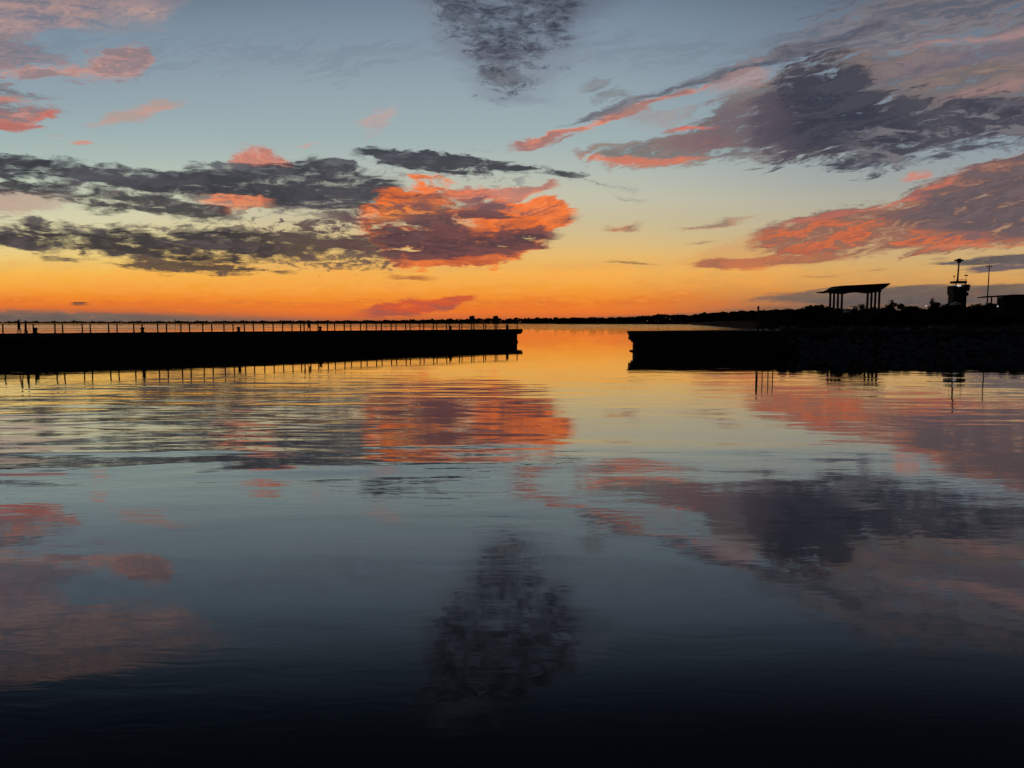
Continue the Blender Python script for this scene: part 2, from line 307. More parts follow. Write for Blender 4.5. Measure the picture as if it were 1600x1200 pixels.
# ------------------------------------------------------------------ helpers
def tag(o, label=None, cat=None, group=None, kind=None):
    if label: o['label'] = label
    if cat: o['category'] = cat
    if group: o['group'] = group
    if kind: o['kind'] = kind
    return o
def link(name, me, parent=None, loc=(0, 0, 0), rz=0):
    o = bpy.data.objects.new(name, me); COL.objects.link(o)
    o.location = loc; o.rotation_euler = (0, 0, rz)
    if parent: o.parent = parent
    return o
def empty(name, loc, label, cat, group=None, rz=0):
    o = bpy.data.objects.new(name, None); COL.objects.link(o)
    o.location = loc; o.rotation_euler = (0, 0, rz); o.empty_display_size = .3
    return tag(o, label, cat, group)
def copy_tree(o, parent=None):
    c = o.copy(); COL.objects.link(c)
    if parent: c.parent = parent
    for ch in list(o.children): copy_tree(ch, c)
    return c
def done(name, bm, mat, parent=None, loc=(0, 0, 0), rz=0, smooth=False):
    bmesh.ops.recalc_face_normals(bm, faces=bm.faces)
    me = bpy.data.meshes.new(name); bm.to_mesh(me); bm.free()
    me.materials.append(mat)
    if smooth:
        for p in me.polygons: p.use_smooth = True
    return link(name, me, parent, loc, rz)
def add_box(bm, c, s, rz=0, rx=0, ry=0):
    m = Matrix.Translation(c) @ Matrix.Rotation(rz, 4, 'Z') @ Matrix.Rotation(ry, 4, 'Y') @ Matrix.Rotation(rx, 4, 'X') @ Matrix.Diagonal((*s, 1))
    bmesh.ops.create_cube(bm, size=1, matrix=m)
def add_tube(bm, a, b, r0, r1=None, seg=8):
    a, b = Vector(a), Vector(b); r1 = r0 if r1 is None else r1
    d = b - a
    m = Matrix.Translation((a + b) / 2) @ d.to_track_quat('Z', 'Y').to_matrix().to_4x4()
    bmesh.ops.create_cone(bm, cap_ends=True, segments=seg, radius1=r0, radius2=r1, depth=d.length, matrix=m)
def add_prism(bm, poly, z0, z1):
    lo = [bm.verts.new((x, y, z0)) for x, y in poly]; hi = [bm.verts.new((x, y, z1)) for x, y in poly]
    n = len(poly)
    bm.faces.new(lo[::-1]); bm.faces.new(hi)
    for i in range(n): bm.faces.new((lo[i], lo[(i + 1) % n], hi[(i + 1) % n], hi[i]))
def add_profile(bm, prof, y0, y1):
    """prof: x,z polygon swept along y"""
    a = [bm.verts.new((x, y0, z)) for x, z in prof]; b = [bm.verts.new((x, y1, z)) for x, z in prof]
    n = len(prof)
    bm.faces.new(a); bm.faces.new(b[::-1])
    for i in range(n): bm.faces.new((a[i], b[i], b[(i + 1) % n], a[(i + 1) % n]))

def mat(name, c, rough=0.8, scale=3.0, var=0.35, bump=0.0, spec=0.3, c2=None, coord='Object'):
    m = bpy.data.materials.new(name); m.use_nodes = True
    t = m.node_tree; b = t.nodes['Principled BSDF']
    tcn = t.nodes.new('ShaderNodeTexCoord'); n = t.nodes.new('ShaderNodeTexNoise')
    n.inputs['Scale'].default_value = scale; n.inputs['Detail'].default_value = 6; n.inputs['Roughness'].default_value = .62
    t.links.new(tcn.outputs[coord], n.inputs['Vector'])
    r = t.nodes.new('ShaderNodeValToRGB'); e = r.color_ramp.elements
    e[0].position = .35; e[1].position = .66
    d = c2 or tuple(x * (1 - var) for x in c)
    e[0].color = (*d, 1); e[1].color = (*[min(1, x * (1 + var)) for x in c], 1)
    t.links.new(n.outputs['Fac'], r.inputs[0]); t.links.new(r.outputs[0], b.inputs['Base Color'])
    b.inputs['Roughness'].default_value = rough; b.inputs['Specular IOR Level'].default_value = spec
    if bump:
        bp = t.nodes.new('ShaderNodeBump'); bp.inputs['Strength'].default_value = bump; bp.inputs['Distance'].default_value = .05
        t.links.new(n.outputs['Fac'], bp.inputs['Height']); t.links.new(bp.outputs[0], b.inputs['Normal'])
    return m
CONC = mat('weathered_concrete', (.10, .095, .09), .9, 1.2, .4, .5, .15)
CONC_WET = mat('tide_stained_concrete', (.045, .045, .04), .85, .9, .5, .5, .15)
DARKM = mat('dark_painted_metal', (.05, .05, .055), .6, 6, .3)
RUST = mat('rusty_iron', (.07, .05, .04), .8, 8, .4, .4)
WOOD = mat('weathered_timber', (.09, .075, .06), .85, 5, .35, .4)
ROCK = mat('granite_boulder', (.17, .17, .18), .8, 1.6, .55, .8, .25)
EARTH = mat('dry_grass_and_sand', (.05, .05, .04), 1.0, .15, .4, 0, .0)
LEAF = mat('dark_foliage', (.045, .06, .03), .8, .6, .5, 0, .1)
BARK = mat('bark', (.07, .055, .045), .9, 4, .3)
ROOF = mat('metal_roof', (.05, .055, .06), .85, 1, .25, 0, .1)
PLASTER = mat('painted_plaster', (.10, .10, .10), .8, 1, .25)
WHITE = mat('white_canvas', (.75, .75, .73), .8, 2, .08)
SKIN = mat('skin', (.22, .14, .10), .6, 3, .15)
CLOTH1 = mat('dark_cloth', (.03, .03, .04), .9, 9, .3)
CLOTH2 = mat('navy_cloth', (.03, .035, .06), .9, 9, .3)
HAIR = mat('dark_hair', (.02, .016, .012), .6, 9, .3)
glowm = bpy.data.materials.new('lamp_and_panel_glow'); glowm.use_nodes = True
_b = glowm.node_tree.nodes['Principled BSDF']; _b.inputs['Emission Color'].default_value = (1, .95, .85, 1); _b.inputs['Emission Strength'].default_value = .55

# ------------------------------------------------------------------ water
def make_water():
    m = bpy.data.materials.new('sea_water'); m.use_nodes = True
    t = m.node_tree; b = t.nodes['Principled BSDF']; n = t.nodes; l = t.links
    b.inputs['Base Color'].default_value = (.006, .010, .014, 1)
    b.inputs['Roughness'].default_value = .015
    b.inputs['IOR'].default_value = 1.34
    b.inputs['Coat Weight'].default_value = .8; b.inputs['Coat IOR'].default_value = 1.34; b.inputs['Coat Roughness'].default_value = .015
    g = n.new('ShaderNodeNewGeometry'); s = n.new('ShaderNodeSeparateXYZ'); l.new(g.outputs['Position'], s.inputs[0])
    def m_(op, a, c=None, d=None, clamp=False):
        q = n.new('ShaderNodeMath'); q.operation = op; q.use_clamp = clamp
        for i, v in enumerate((a, c, d)):
            if v is None: continue
            if isinstance(v, bpy.types.NodeSocket): l.new(v, q.inputs[i])
            else: q.inputs[i].default_value = v
        return q.outputs[0]
    def mr(v, a, c, d=0., e=1.):
        if a > c: a, c, d, e = c, a, e, d
        q = n.new('ShaderNodeMapRange'); q.interpolation_type = 'SMOOTHSTEP'; l.new(v, q.inputs[0])
        for i, w in enumerate((a, c, d, e)): q.inputs[i + 1].default_value = w
        return q.outputs[0]
    def noi(sx, sy, rz, det, rough, dist=0., off=0.):
        mp = n.new('ShaderNodeMapping'); l.new(g.outputs['Position'], mp.inputs[0])
        mp.inputs['Rotation'].default_value = (0, 0, R(rz)); mp.inputs['Scale'].default_value = (sx, sy, 1)
        mp.inputs['Location'].default_value = (off, off * .7, 0)
        q = n.new('ShaderNodeTexNoise'); l.new(mp.outputs[0], q.inputs['Vector']); q.inputs['Scale'].default_value = 1
        q.inputs['Detail'].default_value = det; q.inputs['Roughness'].default_value = rough; q.inputs['Distortion'].default_value = dist
        return q.outputs['Fac']
    swell = noi(.10, .36, 8, 2, .45, .3)           # long low swell
    mid = noi(.15, .46, -5, 1.5, .5, .8, 13)        # crossing wavelets
    rip = noi(.9, 3.1, 7, 2.4, .5, .9, 31)         # small ripples
    patch = noi(.045, .06, 20, 3, .5, .4, 77)      # wind patches
    # breeze-ruffled water: from about 20 m out on the left, and the open bay past the harbour mouth
    edge = m_('ADD', s.outputs[1], m_('MULTIPLY', m_('SUBTRACT', patch, .5), 14.))
    edge = m_('ADD', edge, m_('MULTIPLY', s.outputs[0], -.12))
    ruff = m_('MULTIPLY', m_('MULTIPLY', mr(edge, 20., 25.), mr(edge, 75., 45.)), mr(s.outputs[0], 6., -4., .3, 1.))
    ruff = m_('MULTIPLY', ruff, mr(patch, .3, .6, .55, 1.15))
    bay = mr(m_('ADD', s.outputs[1], m_('MULTIPLY', patch, 60.)), 170., 900.)
    glass = m_('MULTIPLY', mr(patch, .36, .62, .45, 1.35), mr(s.outputs[1], 50., 85., 1., .32))
    h = m_('MULTIPLY', swell, m_('MULTIPLY_ADD', ruff, .036, .014))
    h = m_('ADD', h, m_('MULTIPLY', mid, m_('MULTIPLY_ADD', ruff, .014, .0058)))
    h = m_('ADD', h, m_('MULTIPLY', rip, m_('MULTIPLY_ADD', ruff, -.0002, .0018)))
    h = m_('MULTIPLY', h, glass)
    h = m_('ADD', h, m_('MULTIPLY', m_('MULTIPLY', mid, bay), .22))
    bp = n.new('ShaderNodeBump'); bp.inputs['Strength'].default_value = 1; bp.inputs['Distance'].default_value = 1
    l.new(h, bp.inputs['Height']); l.new(bp.outputs[0], b.inputs['Normal']); l.new(bp.outputs[0], b.inputs['Coat Normal'])
    bm = bmesh.new()
    vs = [bm.verts.new(v) for v in ((-16000, -300, 0), (16000, -300, 0), (16000, 24000, 0), (-16000, 24000, 0))]
    bm.faces.new(vs)
    o = done('water', bm, m); tag(o, kind='structure')
make_water()

# ------------------------------------------------------------------ left breakwater pier
A = Vector((0, 166.6)); Bp = Vector((-67.7, 97.7))
pd = (A - Bp).normalized(); pn = Vector((-pd.y, pd.x))     # pd runs towards the harbour mouth, pn away from the viewer
endp = Vector((2.0, 168.6)); ang = math.atan2(pd.y, pd.x)
DECK = 2.92; WID = 3.3; LEN = 150.0
pier = empty('concrete_pier', (endp.x, endp.y, 0), 'long black concrete pier with railings on its deck, left of the harbour mouth', 'pier', rz=ang)
# local frame: x along the pier (0 = seaward end, negative = landward), y across
bm = bmesh.new()
for k in range(25):      # cast wall segments with open joints
    x1 = -0.9 - k * 6.0; x0 = x1 - 5.95
    add_box(bm, ((x0 + x1) / 2, WID / 2 + random.uniform(-.02, .02), .2), (x1 - x0, WID - .5, 4.0))
done('wall', bm, CONC_WET, pier)
bm = bmesh.new()
sec = [(-LEN, 2.2), (-LEN, DECK), (.55, DECK), (.55, 2.35), (.1, 1.9), (-.9, 1.75), (-1.0, 2.2)]
add_profile(bm, sec, -.12, WID + .12)
bmesh.ops.bevel(bm, geom=[e for e in bm.edges], offset=.04, segments=1, affect='EDGES')
done('cap', bm, CONC, pier)
bm = bmesh.new()
add_box(bm, (-.98, WID / 2, .12), (.5, WID - .2, .5)); add_box(bm, (-.95, WID / 2, -.4), (.7, WID, .6))
bmesh.ops.bevel(bm, geom=[e for e in bm.edges], offset=.06, segments=1, affect='EDGES')
done('footing', bm, CONC_WET, pier)
def railing(y, label, phase):
    rl = empty('pier_railing', (endp.x, endp.y, DECK), label, 'railing', rz=ang)
    L = 3.5
    bm = bmesh.new()
    add_box(bm, (-.9 - phase - 42 * L / 2, y, 1.28), (42 * L, .14, .10)); done('top_rail', bm, WOOD, rl)
    bm = bmesh.new()
    add_tube(bm, (-.9 - phase, y, .62), (-.9 - phase - 42 * L, y, .62), .012, seg=5); add_tube(bm, (-.9 - phase, y, .34), (-.9 - phase - 42 * L, y, .34), .012, seg=5)
    done('cable', bm, DARKM, rl)
    proto = None
    for k in range(38):
        if proto is None:
            bm = bmesh.new(); add_box(bm, (0, 0, .615), (.15, .15, 1.23)); add_box(bm, (0, 0, .02), (.26, .26, .04))
            proto = done('post', bm, WOOD, rl); c = proto
        else:
            c = proto.copy(); COL.objects.link(c); c.parent = rl
        c.location = (-.9 - phase - k * L, y, 0); c.rotation_euler = (R(random.uniform(-1.2, 1.2)), R(random.uniform(-1.6, 1.6)), R(random.uniform(-6, 6)))
railing(.25, 'dark post railing along the near edge of the left pier', 0)
railing(WID - .25, 'dark post railing along the far edge of the left pier, seen through the near one', .25)

def on_pier(px, across):
    """point on the deck under photo column px at distance 'across' from the near edge"""
    t = (px - 800) / F
    o = Vector((endp.x, endp.y)) + pn * across
    # o + s*pd has X = t*Y
    s = (t * o.y - o.x) / (pd.x - t * pd.y)
    return o + pd * s
# mooring bollards
blab = [(57, 'low black bollard on the left pier just right of the leftmost walking couple'), (224, 'low black bollard on the left pier, second from the left'),
        (374, 'low black bollard on the left pier, third from the left'), (501, 'low black bollard just right of the couple halfway along the left pier'),
        (704, 'low black bollard on the left pier near its seaward end, second from the end'), (793, 'small black bollard closest to the seaward end of the left pier')]
def bollard():
    e = empty('mooring_bollard', (0, 0, 0), 'x', 'bollard', 'bollards on the left pier')
    bm = bmesh.new(); add_box(bm, (0, 0, .04), (.7, .7, .08)); bmesh.ops.bevel(bm, geom=bm.edges[:], offset=.015, segments=1, affect='EDGES'); done('base_plate', bm, RUST, e)
    bm = bmesh.new(); add_tube(bm, (0, 0, .08), (0, 0, .5), .24, .19, 14); done('shaft', bm, RUST, e)
    bm = bmesh.new(); bmesh.ops.create_uvsphere(bm, u_segments=14, v_segments=8, radius=.33, matrix=Matrix.Translation((0, 0, .6)) @ Matrix.Diagonal((1, 1, .62, 1))); done('head', bm, RUST, e, smooth=True)
    return e
b0 = None
for px, lb in blab:
    q = on_pier(px, .75)
    if b0 is None: b0 = o = bollard()
    else: o = copy_tree(b0)
    o.location = (q.x, q.y, DECK); o['label'] = lb

# ------------------------------------------------------------------ people
def person(loc, heading, h, label, cloth, stride=.25, arm=(.18, -.18), longhair=False, hatbag=None, group=None, out=.0):
    e = empty('person', loc, label, 'person', group, rz=heading)      # faces +x locally
    s = h / 1.75
    V_ = []; E_ = []; Rr = []
    def v(p, r):
        V_.append((p[0] * s, p[1] * s, p[2] * s)); Rr.append(r * s * 1.22); return len(V_) - 1
    def e_(a, b): E_.append((a, b))
    pel = v((0, 0, .95), .145); wa = v((0, 0, 1.1), .125); ch = v((.01, 0, 1.3), .16); nk = v((0, 0, 1.46), .065); hd0 = v((.01, 0, 1.56), .075); hd = v((.015, 0, 1.64), .095); hd2 = v((.0, 0, 1.70), .07)
    for a, b in ((pel, wa), (wa, ch), (ch, nk), (nk, hd0), (hd0, hd), (hd, hd2)): e_(a, b)
    for sgn, st in ((1, stride), (-1, -stride)):
        hp = v((0, .09 * sgn, .90), .095); kn = v((st * .55 + .03, .10 * sgn, .5), .062); an = v((st - (.05 if st < 0 else 0), .10 * sgn, .10), .042)
        toe = v((st + .17, .11 * sgn, .035), .035)
        e_(pel, hp); e_(hp, kn); e_(kn, an); e_(an, toe)
    for sgn, sw in ((1, arm[0]), (-1, arm[1])):
        sh = v((0, .17 * sgn, 1.41), .06); el = v((sw * .5 - .02, (.23 + out) * sgn, 1.14), .043); wr = v((sw + .03, (.24 + out * 1.5) * sgn, .91), .030); hn = v((sw + .05, (.235 + out * 1.5) * sgn, .83), .036)
        e_(ch, sh); e_(sh, el); e_(el, wr); e_(wr, hn)
    me = bpy.data.meshes.new('body'); me.from_pydata(V_, E_, []); me.materials.append(cloth); me.materials.append(SKIN)
    o = link('body', me, e)
    mod = o.modifiers.new('skin', 'SKIN'); mod.use_smooth_shade = True
    for i, d in enumerate(me.skin_vertices[0].data):
        d.radius = (Rr[i], Rr[i] * (1.15 if i in (1, 2) else 1)); d.use_root = (i == 0)
    o.modifiers.new('sub', 'SUBSURF').levels = 1; o.modifiers['sub'].render_levels = 2
    bm = bmesh.new()
    bmesh.ops.create_uvsphere(bm, u_segments=12, v_segments=8, radius=.112 * s, matrix=Matrix.Translation((-.015 * s, 0, 1.665 * s)) @ Matrix.Diagonal((1, .92, 1.05, 1)))
    if longhair: bmesh.ops.create_uvsphere(bm, u_segments=12, v_segments=8, radius=.1 * s, matrix=Matrix.Translation((-.06 * s, 0, 1.52 * s)) @ Matrix.Diagonal((.6, 1, 1.7, 1)))
    done('hair', bm, HAIR, e, smooth=True)
    return e
for px, ac, hd, h, lb, cl, st, lh in (
    (32, 1.1, R(200), 1.86, 'taller dark walker, left one of the couple at the far left of the pier', CLOTH1, .12, False),
    (42.5, 1.3, R(215), 1.74, 'shorter dark walker, right one of the couple at the far left of the pier', CLOTH2, -.14, True),
    (476, 1.2, R(30), 1.80, 'left one of the two dark figures walking halfway along the left pier', CLOTH2, .10, True),
    (483, 1.5, R(20), 1.90, 'right one of the two dark figures walking halfway along the left pier, legs mid-stride', CLOTH1, .24, False)):
    q = on_pier(px, ac); person((q.x, q.y, DECK), hd, h, lb, cl, st, (st * .7, -st * .7), lh, group='people walking on the left pier')

# ------------------------------------------------------------------ right breakwater
RZ = 3.12
nl = at(993, 540, 111.8)                       # near left corner of the wall
rp = empty('concrete_breakwater', (nl.x, nl.y, 0), 'thick black concrete breakwater wall with overhanging cap, right of the harbour mouth', 'breakwater')
bm = bmesh.new()
poly = [(0, 0), (26, -.6), (64, -1.5), (64, 46), (34, 46), (24.5, 24), (3, 3.2), (0, 2.4)]
add_prism(bm, [(x + .0, y + .35) for x, y in poly], -2, RZ - .75)
done('wall', bm, CONC_WET, rp)
bm = bmesh.new()
add_prism(bm, [(-.95, .0), (27, -.35), (66, -1.2), (66, 46.6), (34, 46.6), (24.4, 24.6), (2.5, 3.9), (-.95, 2.9)], RZ - .75, RZ)
for vtx in bm.verts:
    if vtx.co.z < RZ - .5 and vtx.co.x < -.5: vtx.co.x += .38
done('cap', bm, CONC, rp)
bm = bmesh.new(); add_box(bm, (-.42, 1.6, RZ - 1.05), (.5, 2.4, .62), ry=R(0)); add_box(bm, (-.16, 1.6, RZ - 1.5), (.3, 2.2, .35)); done('corbel', bm, CONC, rp)
bm = bmesh.new(); add_box(bm, (-.2, 1.5, 0), (.55, 2.9, .36)); bmesh.ops.bevel(bm, geom=bm.edges[:], offset=.08, segments=2, affect='EDGES'); done('footing', bm, CONC_WET, rp)

# tall gate with a mooring pile at the edge of the breakwater
g0 = at(1184, 515, 110.6)
gate = empty('boat_ladder_frame', (g0.x, g0.y, RZ), 'tall dark frame of one thick and three thin posts standing on the right breakwater', 'ladder frame')
bm = bmesh.new(); add_tube(bm, (0, 0, 0), (0, 0, 3.6), .17, .14, 10); add_tube(bm, (0, 0, 3.6), (0, 0, 3.78), .19, .03, 10); done('pile', bm, WOOD, gate)
for x, h in ((.85, 3.3), (1.72, 3.0), (2.42, 2.9)):
    bm = bmesh.new(); add_tube(bm, (x, 0, 0), (x, 0, h), .075, seg=8); add_box(bm, (x, 0, .02), (.24, .24, .04)); done('post', bm, DARKM, gate)
for k in range(5):
    bm = bmesh.new(); add_tube(bm, (.17, .06, .55 + k * .55), (2.42, .06, .55 + k * .55), .045, seg=6); done('crossbar', bm, DARKM, gate)

# ------------------------------------------------------------------ land
def ground(name, outline, zt, zb=-2):
    bm = bmesh.new(); add_prism(bm, outline, zb, zt)
    return tag(done(name, bm, EARTH), kind='structure')
def XY(px, Y): return ((px - 800) / F * Y, Y)
# the park behind the riprap
o = ground('ground', [XY(1222, 118), XY(1235, 145), XY(1296, 152), XY(1305, 250), XY(1292, 460), (900, 470), (900, 200), (300, 116), XY(1700, 116)], 3.16)
# embankment on the far side of the bay
ground('embankment', [XY(1292, 471), XY(1188, 520), XY(1160, 640), XY(1128, 850), XY(1095, 1300), XY(1076, 1750), (1500, 2200), (1800, 1500), (901, 471)], 5.6)
# low far shore
ground('shore', [XY(1090, 2150), XY(980, 2250), XY(876, 2300), XY(874, 2600), XY(700, 3000), XY(500, 3800), XY(400, 4600), XY(400, 6000), (3000, 6000), (3000, 2150)], 5.0)
ground('shore', [XY(-200, 5200), XY(150, 5000), XY(420, 4700), XY(420, 7000), (-9000, 7000)], 3.0)

def ragged_wood(name, pts, leaf, label, depth, n, zb):
    """a far-off wood that reads as one mass: clumps of leaf faces under an uneven top. pts: (px, top row, Y)"""
    bm = bmesh.new()
    xs = [p[0] for p in pts]
    for i in range(n):
        px = random.uniform(xs[0], xs[-1])
        for a, b in zip(pts, pts[1:]):
            if a[0] <= px <= b[0]: break
        f = (px - a[0]) / (b[0] - a[0]); Y = a[2] + (b[2] - a[2]) * f + random.uniform(0, depth)
        py = a[1] + (b[1] - a[1]) * f
        py += .9 * math.sin(px * .31) * math.sin(px * .117 + 1) + random.uniform(-.15, .25) + .5 * math.sin(px * 1.3)
        top = at(px, py, Y)
        z = zb + (max(top.z, zb + 1) - zb) * random.random() ** .8
        w = leaf * random.uniform(.6, 1.5)
        q = Matrix.Translation((top.x, Y, z)) @ Matrix.Rotation(random.uniform(-.8, .8), 4, 'Z') @ Matrix.Rotation(random.uniform(-.6, .6), 4, 'X')
        k = random.choice((5, 6, 7))
        vs = []
        for j in range(k):
            an = 2 * math.pi * j / k; rr = w * random.uniform(.55, 1)
            vs.append(bm.verts.new(q @ Vector((rr * math.cos(an) * 1.4, 0, rr * math.sin(an) * .8))))
        bm.faces.new(vs)
    me = bpy.data.meshes.new(name); bm.to_mesh(me); bm.free(); me.materials.append(LEAF)
    o = link(name, me); tag(o, label, 'wood', kind='stuff'); return o
ragged_wood('wood', [(-60, 503, 5200), (100, 503, 5000), (118, 502.2, 5000), (138, 502.6, 5000), (160, 503, 4900), (270, 502.4, 4800), (415, 502, 4700)], 5, 'thin dark line of woods on the horizon behind the left pier', 60, 2600, 0)
ragged_wood('wood', [(400, 502, 4650), (520, 501.5, 3900), (640, 500.5, 3350), (700, 499.5, 3050), (790, 498, 2850), (872, 497.2, 2650)], 4, 'low dark woods across the water behind the end of the left pier', 60, 3400, 0)
ragged_wood('wood', [(872, 497.5, 2330), (960, 496.5, 2270), (1000, 495, 2240), (1034, 491.5, 2200), (1060, 493, 2170), (1090, 492, 2160), (1150, 489, 2160)], 3.2, 'dark wooded far shore seen through the harbour mouth', 60, 3600, 0)
ragged_wood('wood', [(1080, 493, 1700), (1100, 490, 1320), (1128, 489.5, 880), (1160, 488, 670), (1195, 487.5, 550), (1240, 486, 530), (1296, 484, 500)], 1.9, 'dark mass of trees on the embankment right of the harbour mouth', 30, 6500, 5.0)
ragged_wood('wood', [(1285, 484, 478), (1400, 486, 470), (1500, 483, 470), (1600, 482, 470), (1680, 482, 470)], 1.5, 'dark mass of shrubs behind the pavilion and the tower', 30, 5000, 3.0)

# promenade wall along the embankment
pw = [XY(1292, 470), XY(1188, 519), XY(1160, 639), XY(1128, 849), XY(1095, 1299), XY(1076, 1749)]
bm = bmesh.new()
for a, b in zip(pw, pw[1:]):
    a, b = Vector(a), Vector(b); c = (a + b) / 2; d = b - a
    add_box(bm, (c.x - .5, c.y - .6, 2.2), (d.length, .8, 7.4), rz=math.atan2(d.y, d.x))
tag(done('seawall', bm, mat('grey_seawall', (.06, .058, .055), .95, .2, .25, 0, .05)), 'dark grey seawall lining the embankment beyond the right breakwater', 'seawall')

# ------------------------------------------------------------------ trees
def leaf(bm, c, w):
    q = Matrix.Translation(c) @ Matrix.Rotation(random.uniform(0, 6.28), 4, 'Z') @ Matrix.Rotation(random.uniform(0, 3.14), 4, 'X')
    vs = [bm.verts.new(q @ Vector((w * x, w * y * .7, 0))) for x, y in ((-1, 0), (-.2, -.8), (1, -.1), (.3, .8))]
    bm.faces.new(vs)
def tree_mesh(kind, seed):
    rnd = random.Random(seed); random.seed(seed)
    H = 7.0; tb = bmesh.new(); cb = bmesh.new()
    if kind == 'palm':
        add_tube(tb, (0, 0, 0), (.25, 0, 3), .2, .16); add_tube(tb, (.25, 0, 3), (.35, 0, 6), .16, .13)
        for k in range(26):
            an = k * 2.4; up = rnd.uniform(-.5, 1.0); L = rnd.uniform(1.4, 1.9); p = Vector((.35, 0, 6.0))
            dr = Vector((math.cos(an), math.sin(an), up)).normalized(); side = dr.cross(Vector((0, 0, 1))).normalized()
            prev = p.copy()
            for j in range(5):
                nx = prev + dr * L / 5; dr = (dr + Vector((0, 0, -.28))).normalized()
                w = .2 * (1 - abs(j - 2) / 4)
                vs = [cb.verts.new(x) for x in (prev - side * w, prev + side * w, nx + side * w * .8, nx - side * w * .8)]
                cb.faces.new(vs); prev = nx
    else:
        n_lobes = {'round': 11, 'loose': 14, 'low': 13}[kind]
        zc = {'round': 4.6, 'loose': 4.8, 'low': 2.6}[kind]; rr = {'round': 2.2, 'loose': 2.6, 'low': 3.4}[kind]; zr = {'round': 1.9, 'loose': 2.2, 'low': 1.6}[kind]
        add_tube(tb, (0, 0, 0), (.1, 0, zc - .6), .24, .14)
        for k in range(n_lobes):
            v = Vector((rnd.gauss(0, 1), rnd.gauss(0, 1), rnd.gauss(0, 1))).normalized()
            c = Vector((v.x * rr * .72, v.y * rr * .72, zc + v.z * zr * .75))
            add_tube(tb, (.05, 0, zc - 1.2 if kind != 'low' else .5), c, .08, .02, 5)
            lr = rnd.uniform(.55, 1.15)
            for j in range(150 if kind == 'round' else 110):
                d = Vector((rnd.gauss(0, 1), rnd.gauss(0, 1), rnd.gauss(0, 1))).normalized() * lr * rnd.random() ** .4
                leaf(cb, c + Vector((d.x, d.y, d.z * .8)), rnd.uniform(.14, .26))
    mt = bpy.data.meshes.new('trunk'); tb.to_mesh(mt); tb.free(); mt.materials.append(BARK)
    mc = bpy.data.meshes.new('crown'); cb.to_mesh(mc); cb.free(); mc.materials.append(LEAF)
    return mt, mc
protos = {}
for kd, top in (('round', 6.9), ('loose', 7.3), ('low', 4.6), ('palm', 6.7)):
    for s_ in range(2): protos[(kd, s_)] = (*tree_mesh(kd, 40 + s_ + len(kd)), top)
protos2 = {}
def tree(px, top_row, Y, kd, label, group, s_=0, wide=1.0, z0=3.1):
    key = (kd, s_)
    p = at(px, top_row, Y); h = max(1.5, p.z - z0)
    nm = {'palm': 'palm_tree', 'low': 'shrub'}.get(kd, 'broadleaf_tree')
    if key not in protos2:
        mt, mc, top = protos[key]
        e = bpy.data.objects.new(nm, None); COL.objects.link(e)
        link('trunk', mt, e); link('crown', mc, e); protos2[key] = e
    else: e = copy_tree(protos2[key])
    top = protos[key][2]; s = h / top
    e.location = (p.x, Y, z0); e.scale = (s * wide, s * wide, s); e.rotation_euler = (0, 0, (px * 1.7) % 6.28)
    tag(e, label, 'palm' if kd == 'palm' else ('shrub' if kd == 'low' else 'tree'), group)
ordw = ['first', 'second', 'third', 'fourth', 'fifth', 'sixth', 'seventh', 'eighth', 'ninth', 'tenth', 'eleventh', 'twelfth', 'thirteenth']
def row(items, where, group):
    for i, it in enumerate(items):
        px, py, Y, kd = it[:4]; wide = it[4] if len(it) > 4 else 1.
        w = {'palm': 'thin palm', 'low': 'dense dark shrub', 'round': 'round-crowned dark tree', 'loose': 'loose-crowned dark tree'}[kd]
        tree(px, py, Y, kd, '%s, %s from left %s' % (w, ordw[i], where), group, i % 2, wide, 5.5 if Y > 469 else 3.1)
row([(1128, 489, 860, 'round', 1.6), (1152, 488, 700, 'loose', 1.5), (1172, 486, 600, 'round'), (1193, 484, 560, 'round', 1.3), (1212, 481.5, 540, 'palm', 1.6), (1232, 481, 540, 'palm', 1.6), (1247, 481, 520, 'round', 1.3),
     (1262, 476, 500, 'round', 1.2), (1276, 472, 490, 'round', 1.4), (1288, 476, 480, 'loose', 1.2)], 'on the embankment left of the pavilion', 'trees on the embankment')
row([(1299, 478, 300, 'low', 1.2), (1309, 481, 290, 'low'), (1327, 480, 300, 'low'), (1336, 476.5, 300, 'palm', 1.1), (1345, 475.5, 290, 'palm', 1.1), (1350, 473, 300, 'palm', 1.1), (1366, 478, 300, 'low', 1.3), (1378, 475, 290, 'low', 1.2),
     (1386, 475, 300, 'low')], 'round the foot of the pavilion', 'bushes and palms round the pavilion')
row([(1393, 466, 300, 'palm', .5), (1401, 470, 310, 'round', 1.1), (1413, 474, 300, 'loose', 1.2), (1426, 475, 300, 'round', 1.3), (1438, 477, 300, 'low', 1.3), (1452, 479, 300, 'low', 1.2), (1457.5, 464, 320, 'palm', .45),
     (1468, 472, 310, 'round', 1.1), (1474, 466, 300, 'round', 1.5)], 'between the pavilion and the tower', 'trees between the pavilion and the tower')
row([(1506, 473, 300, 'low', 1.4), (1519, 474, 300, 'low', 1.2), (1531, 472, 300, 'round', 1.1), (1540, 470, 310, 'round', 1.3), (1552, 472, 300, 'loose', 1.3), (1566, 474, 290, 'low', 1.5), (1580, 474, 290, 'low', 1.5), (1596, 473, 290, 'low', 1.5), (1612, 472, 290, 'round', 1.5)],
    'right of the tower', 'trees right of the tower')
